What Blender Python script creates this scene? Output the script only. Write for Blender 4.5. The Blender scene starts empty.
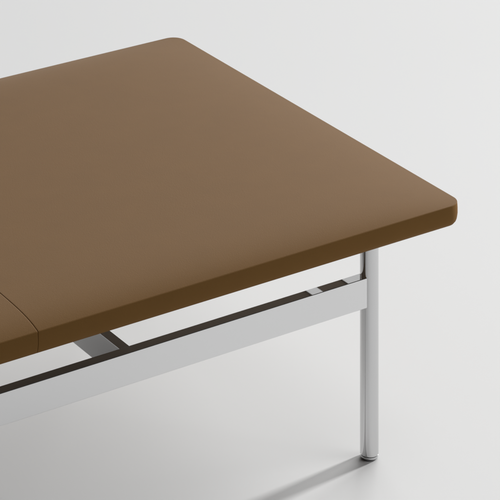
import bpy, bmesh, math
from mathutils import Vector

scene = bpy.context.scene
R = math.radians

# ------------------------------------------------------------------ camera
# level camera with a dropped lens (verticals stay vertical)
cam_d = bpy.data.cameras.new("camera")
cam_d.sensor_fit = 'HORIZONTAL'
cam_d.sensor_width = 36.0
cam_d.lens = 36.0 * 2713.0 / 500.0
cam_d.shift_y = -2.448
cam_d.clip_start = 0.1
cam_d.clip_end = 200.0
cam = bpy.data.objects.new("camera", cam_d)
cam.location = (-2.6613, -3.6607, 2.4)
cam.rotation_euler = (R(90), 0, R(-33.557))
scene.collection.objects.link(cam)
scene.camera = cam

# ------------------------------------------------------------------ studio light
scene.view_settings.view_transform = 'Standard'
scene.view_settings.look = 'None'
scene.view_settings.exposure = 0.0
scene.view_settings.gamma = 1.0

scene.cycles.caustics_reflective = False   # keeps the chrome from sparkling on the floor

world = bpy.data.worlds.new("World")
scene.world = world
world.use_nodes = True
bg = world.node_tree.nodes["Background"]
bg.inputs["Color"].default_value = (0.97, 0.98, 1.0, 1)
bg.inputs["Strength"].default_value = 0.035


def area_light(name, loc, target, sx, sy, power, color=(1, 1, 1)):
    d = bpy.data.lights.new(name, 'AREA')
    d.shape = 'RECTANGLE'
    d.size, d.size_y = sx, sy
    d.energy = power
    d.color = color
    o = bpy.data.objects.new(name, d)
    o.location = loc
    o.rotation_euler = (Vector(target) - Vector(loc)).to_track_quat('-Z', 'Y').to_euler()
    scene.collection.objects.link(o)
    return o


# the main lamps stand to the right of the bench; the key throws the leg's shadow to the left
area_light("key_lamp", (18.16, 1.59, 8.23), (0.0, 0.0, 0.0), 1.75, 1.75, 3360.0)
area_light("main_softbox", (43.99, 31.01, 27.24), (0.2, 0.35, 0.0), 33.0, 33.0, 22300.0)
area_light("back_softbox", (28.89, 50.04, 17.54), (0.2, 0.35, 0.0), 33.0, 33.0, 10500.0)
area_light("right_fill", (6.16, -4.31, 2.6), (0.2, 0.35, 0.0), 4.4, 4.4, 120.0)
area_light("front_fill", (1.6, -2.6, 2.4), (0.5, -0.6, 0.0), 1.5, 1.5, 6.5)
area_light("floor_lamp", (0.9, -0.2, 2.6), (0.7, -0.1, 0.0), 1.2, 1.2, 8.0)


# ------------------------------------------------------------------ materials
def new_mat(name):
    m = bpy.data.materials.new(name)
    m.use_nodes = True
    nt = m.node_tree
    return m, nt, nt.nodes, nt.links, nt.nodes["Principled BSDF"]


def floor_mat():
    m, nt, N, L, b = new_mat("white_studio_floor")
    tc = N.new("ShaderNodeTexCoord")
    nz = N.new("ShaderNodeTexNoise")
    nz.inputs["Scale"].default_value = 0.9
    nz.inputs["Detail"].default_value = 3
    cr = N.new("ShaderNodeValToRGB")
    cr.color_ramp.elements[0].color = (0.80, 0.80, 0.795, 1)
    cr.color_ramp.elements[1].color = (0.82, 0.82, 0.818, 1)
    L.new(tc.outputs["Object"], nz.inputs["Vector"])
    L.new(nz.outputs["Fac"], cr.inputs["Fac"])
    L.new(cr.outputs["Color"], b.inputs["Base Color"])
    b.inputs["Roughness"].default_value = 0.75
    b.inputs["Specular IOR Level"].default_value = 0.05
    return m


def leather_mat():
    m, nt, N, L, b = new_mat("brown_leather")
    tc = N.new("ShaderNodeTexCoord")
    # soft tonal mottling of the dyed hide
    n1 = N.new("ShaderNodeTexNoise")
    n1.inputs["Scale"].default_value = 16.0
    n1.inputs["Detail"].default_value = 9
    n1.inputs["Roughness"].default_value = 0.68
    cr = N.new("ShaderNodeValToRGB")
    cr.color_ramp.elements[0].position = 0.3
    cr.color_ramp.elements[1].position = 0.7
    cr.color_ramp.elements[0].color = (0.1720, 0.0862, 0.0228, 1)
    cr.color_ramp.elements[1].color = (0.1820, 0.0914, 0.0242, 1)
    # grain
    n2 = N.new("ShaderNodeTexVoronoi")
    n2.inputs["Scale"].default_value = 520.0
    n3 = N.new("ShaderNodeTexNoise")
    n3.inputs["Scale"].default_value = 9.0
    n3.inputs["Detail"].default_value = 2
    b1 = N.new("ShaderNodeBump")
    b1.inputs["Strength"].default_value = 0.22
    b1.inputs["Distance"].default_value = 0.0003
    b2 = N.new("ShaderNodeBump")
    b2.inputs["Strength"].default_value = 0.05
    b2.inputs["Distance"].default_value = 0.002
    L.new(tc.outputs["Object"], n1.inputs["Vector"])
    L.new(tc.outputs["Object"], n2.inputs["Vector"])
    L.new(tc.outputs["Object"], n3.inputs["Vector"])
    L.new(n1.outputs["Fac"], cr.inputs["Fac"])
    L.new(cr.outputs["Color"], b.inputs["Base Color"])
    L.new(n2.outputs["Distance"], b1.inputs["Height"])
    L.new(n3.outputs["Fac"], b2.inputs["Height"])
    L.new(b2.outputs["Normal"], b1.inputs["Normal"])
    L.new(b1.outputs["Normal"], b.inputs["Normal"])
    b.inputs["Roughness"].default_value = 0.62
    b.inputs["Specular IOR Level"].default_value = 0.075
    return m


def chrome_mat(name, tint):
    m, nt, N, L, b = new_mat(name)
    tc = N.new("ShaderNodeTexCoord")
    nz = N.new("ShaderNodeTexNoise")
    nz.inputs["Scale"].default_value = 14.0
    mr = N.new("ShaderNodeMapRange")
    mr.inputs["To Min"].default_value = 0.025
    mr.inputs["To Max"].default_value = 0.05
    L.new(tc.outputs["Object"], nz.inputs["Vector"])
    L.new(nz.outputs["Fac"], mr.inputs["Value"])
    L.new(mr.outputs["Result"], b.inputs["Roughness"])
    b.inputs["Base Color"].default_value = (tint, tint, tint * 1.005, 1)
    b.inputs["Metallic"].default_value = 1.0
    return m


def cloth_mat():
    m, nt, N, L, b = new_mat("dark_underside_cloth")
    nz = N.new("ShaderNodeTexNoise")
    nz.inputs["Scale"].default_value = 40.0
    cr = N.new("ShaderNodeValToRGB")
    cr.color_ramp.elements[0].color = (0.122, 0.096, 0.074, 1)
    cr.color_ramp.elements[1].color = (0.140, 0.110, 0.085, 1)
    L.new(nz.outputs["Fac"], cr.inputs["Fac"])
    L.new(cr.outputs["Color"], b.inputs["Base Color"])
    b.inputs["Roughness"].default_value = 0.9
    b.inputs["Specular IOR Level"].default_value = 0.1
    return m


def rubber_mat():
    m, nt, N, L, b = new_mat("dark_glide")
    nz = N.new("ShaderNodeTexNoise")
    nz.inputs["Scale"].default_value = 60.0
    mr = N.new("ShaderNodeMapRange")
    mr.inputs["To Min"].default_value = 0.4
    mr.inputs["To Max"].default_value = 0.6
    L.new(nz.outputs["Fac"], mr.inputs["Value"])
    L.new(mr.outputs["Result"], b.inputs["Roughness"])
    b.inputs["Base Color"].default_value = (0.03, 0.03, 0.03, 1)
    return m


M_FLOOR, M_LEATHER, M_CHROME, M_RUBBER, M_CLOTH = floor_mat(), leather_mat(), chrome_mat("polished_chrome", 0.74), rubber_mat(), cloth_mat()


M_TUBE = chrome_mat("chrome_plated_tube", 0.64)


# ------------------------------------------------------------------ helpers
def link_mesh(name, bm, mat, parent=None, sharp=35.0):
    # sharp=0: flat faces throughout (machined bars)
    bmesh.ops.recalc_face_normals(bm, faces=bm.faces[:])
    bm.normal_update()
    for f in bm.faces:
        f.smooth = sharp > 0
    for e in bm.edges:
        if len(e.link_faces) == 2 and e.calc_face_angle(0.0) > R(sharp):
            e.smooth = False
    me = bpy.data.meshes.new(name)
    bm.to_mesh(me)
    bm.free()
    me.materials.append(mat)
    o = bpy.data.objects.new(name, me)
    scene.collection.objects.link(o)
    if parent is not None:
        o.parent = parent
    return o


def bar(x0, x1, y0, y1, z0, z1, bev):
    bm = bmesh.new()
    bmesh.ops.create_cube(bm, size=1.0)
    for v in bm.verts:
        v.co = Vector(((x0 + x1) / 2 + v.co.x * (x1 - x0),
                       (y0 + y1) / 2 + v.co.y * (y1 - y0),
                       (z0 + z1) / 2 + v.co.z * (z1 - z0)))
    bmesh.ops.bevel(bm, geom=bm.edges[:], offset=bev, segments=3, affect='EDGES', profile=0.5)
    return bm


def lathe(cx, cy, prof, n=96):
    bm = bmesh.new()
    rings = []
    for r, z in prof:
        rings.append([bm.verts.new((cx + r * math.cos(2 * math.pi * i / n),
                                    cy + r * math.sin(2 * math.pi * i / n), z)) for i in range(n)])
    for a, b in zip(rings, rings[1:]):
        for i in range(n):
            j = (i + 1) % n
            bm.faces.new((a[i], a[j], b[j], b[i]))
    bm.faces.new(rings[0])
    bm.faces.new(rings[-1])
    return bm


# ------------------------------------------------------------------ floor
FZ = 0.0068
bm = bmesh.new()
bmesh.ops.create_grid(bm, x_segments=1, y_segments=1, size=40.0)
floor = link_mesh("floor", bm, M_FLOOR)
floor.location.z = FZ
floor["kind"] = "structure"
floor["label"] = "seamless white studio floor under the bench"

# ------------------------------------------------------------------ bench
SEAM = -0.6385                      # the bench is symmetrical about this seam
XR, YF, YB = 0.186, -0.025, 0.891   # seat outline
XL = 2 * SEAM - XR
ZB, ZC = 0.3657, 0.4034             # seat underside, top stitch line
CROWN, LAM, LAM_END = 0.0125, 0.036, 0.13
RC = 0.028                          # plan radius of the seat corners
YM = (YF + YB) / 2
RAIL0, RAIL1, TH = 0.2630, 0.3131, 0.020
TUBE = 0.0157
LX, LY = 0.0129, 0.010              # leg axis

bench = bpy.data.objects.new("bench", None)
bench.location = (SEAM, YM, 0)
scene.collection.objects.link(bench)
bench["label"] = "long low bench with brown leather seat on polished chrome rails and round legs"
bench["category"] = "bench"


def part(name, bm, mat, parent=bench, sharp=35.0):
    # geometry is written in world coordinates; keep it there under the bench
    o = link_mesh(name, bm, mat, parent, sharp)
    if parent is bench:
        o.data.transform(__import__("mathutils").Matrix.Translation((-SEAM, -YM, 0)))
    return o


def outline(d, n=14):
    r = RC - d if d < RC - 0.006 else 0.006
    x0, x1, y0, y1 = XL + d, XR - d, YF + d, YB - d
    pts = []
    for cx, cy, a0 in ((x1 - r, y0 + r, -90), (x1 - r, y1 - r, 0), (x0 + r, y1 - r, 90), (x0 + r, y0 + r, 180)):
        for i in range(n + 1):
            a = R(a0 + 90 * i / n)
            pts.append((cx + r * math.cos(a), cy + r * math.sin(a)))
    return pts


def crown(x, y):
    dx = max(min(x - XL, XR - x), 0.0)
    dy = max(min(y - YF, YB - y), 0.0)
    return CROWN * (1 - math.exp(-dy / LAM)) * (1 - math.exp(-dx / LAM_END))


def seat_bm():
    prof = [(0.018, ZB), (0.010, ZB + 0.0008), (0.0050, ZB + 0.0030), (0.0020, ZB + 0.0066), (0.0008, ZB + 0.0095),
            (0.0001, ZB + 0.0130), (-0.0007, (ZB + ZC) / 2), (-0.0006, ZC - 0.010),
            (-0.0003, ZC - 0.005), (-0.0001, ZC - 0.0028), (0.0, ZC - 0.0018), (0.0, ZC - 0.0010), (0.0003, ZC - 0.0004),
            (0.0010, ZC), (0.0019, ZC), (0.004, ZC), (0.008, ZC), (0.014, ZC), (0.020, ZC)]
    bm = bmesh.new()
    rings = [[bm.verts.new((x, y, z)) for x, y in outline(d)] for d, z in prof]
    n = len(rings[0])
    for a, b in zip(rings, rings[1:]):
        for i in range(n):
            j = (i + 1) % n
            bm.faces.new((a[i], a[j], b[j], b[i]))
    bm.faces.new(rings[0])
    bm.faces.new(rings[-1])
    bmesh.ops.recalc_face_normals(bm, faces=bm.faces[:])

    def cut_at(co, no):
        bmesh.ops.bisect_plane(bm, geom=bm.verts[:] + bm.edges[:] + bm.faces[:], dist=1e-6, plane_co=co, plane_no=no)
    steps = (0.028, 0.037, 0.048, 0.06, 0.075, 0.095, 0.12, 0.15, 0.185, 0.23, 0.28, 0.34, 0.40)
    for d in steps + (0.48, 0.56, 0.64, 0.72):
        cut_at((XR - d, 0, 0), (1, 0, 0))
        cut_at((XL + d, 0, 0), (1, 0, 0))
    for d in steps:
        cut_at((0, YF + d, 0), (0, 1, 0))
        cut_at((0, YB - d, 0), (0, 1, 0))
    for v in bm.verts:
        if v.co.z > ZC - 1e-5:
            v.co.z += crown(v.co.x, v.co.y)
    return bm


def seat_panel(side):
    bm = seat_bm()

    def cut_at(co, no, clear=False):
        bmesh.ops.bisect_plane(bm, geom=bm.verts[:] + bm.edges[:] + bm.faces[:], dist=1e-6,
                               plane_co=co, plane_no=no, clear_outer=clear)
    # extra cuts keep the top flat right up to the seam
    for dx in (0.0026, 0.0036, 0.006, 0.012, 0.03):
        cut_at((SEAM + side * dx, 0, 0), (1, 0, 0))
    cut = SEAM + side * 0.0002
    cut_at((cut, 0, 0), (-side, 0, 0), True)
    edges = [e for e in bm.edges if e.is_boundary]
    bmesh.ops.holes_fill(bm, edges=edges, sides=0)
    cap = [e for e in bm.edges if all(abs(v.co.x - cut) < 1e-5 for v in e.verts)]
    bmesh.ops.bevel(bm, geom=cap, offset=0.0007, segments=3, affect='EDGES', profile=0.5)
    return bm


part("seat_panel", seat_panel(1), M_LEATHER)
part("seat_panel", seat_panel(-1), M_LEATHER)
# dark cloth stretched under the seat
part("dust_cover", bar(XL + 0.022, XR - 0.022, YF + 0.022, YB - 0.022, ZB - 0.0012, ZB + 0.002, 0.0006), M_CLOTH, sharp=0)

# long rails between the legs, front and back
XJ = LX - math.sqrt(TUBE ** 2 - LY ** 2)
XJL = 2 * SEAM - XJ
YBK = 2 * YM
part("side_rail", bar(XJL - 0.004, XJ + 0.004, 0.0, TH, RAIL0, RAIL1, 0.0008), M_CHROME, sharp=0)
part("side_rail", bar(XJL - 0.004, XJ + 0.004, YBK - TH, YBK, RAIL0, RAIL1, 0.0008), M_CHROME, sharp=0)

# cross rails, butted against the long rails
for x0, x1 in ((-0.4667, -0.4487), (2 * SEAM + 0.4487, 2 * SEAM + 0.4667)):
    part("cross_rail", bar(x0, x1, TH - 0.0006, YBK - TH + 0.0006, RAIL0 + 0.0003, RAIL1 - 0.0003, 0.0008), M_CHROME, sharp=0)

# unseen chrome bars added under the seat for white patches in the rail's reflection
for s in (1, -1):
    for a, b in ((-0.050, -0.028), (0.0245, 0.062)):
        xs = sorted((a, b)) if s > 0 else sorted((2 * SEAM - a, 2 * SEAM - b))
        part("reflection_bar", bar(xs[0], xs[1], 0.03, YBK - 0.03, ZB - 0.004, ZB + 0.001, 0.0005), M_CHROME, sharp=0)

# four round legs with levelling feet
for lx in (LX, 2 * SEAM - LX):
    for ly in (LY, YBK - LY):
        prof = [(TUBE - 0.0012, FZ + 0.0066), (TUBE - 0.0004, FZ + 0.0069), (TUBE, FZ + 0.0076), (TUBE, FZ + 0.0085),
                (TUBE, FZ + 0.012), (TUBE, 0.12), (TUBE, 0.25), (TUBE, ZB - 0.002), (TUBE, ZB)]
        leg = part("leg", lathe(lx, ly, prof), M_TUBE)
        # dark recessed stem, then a round chrome glide
        px, py = lx - SEAM, ly - YM
        link_mesh("glide_stem", lathe(px, py, [(TUBE - 0.0013, FZ + 0.0046), (TUBE - 0.0013, FZ + 0.0068)], 64), M_RUBBER, leg)
        link_mesh("foot_glide", lathe(px, py, [(TUBE - 0.0040, FZ), (TUBE - 0.0026, FZ + 0.0004), (TUBE - 0.0014, FZ + 0.0014),
                                               (TUBE - 0.0007, FZ + 0.0028), (TUBE - 0.0004, FZ + 0.0048),
                                               (TUBE - 0.0006, FZ + 0.0056), (TUBE - 0.0014, FZ + 0.0059)], 96), M_TUBE, leg)
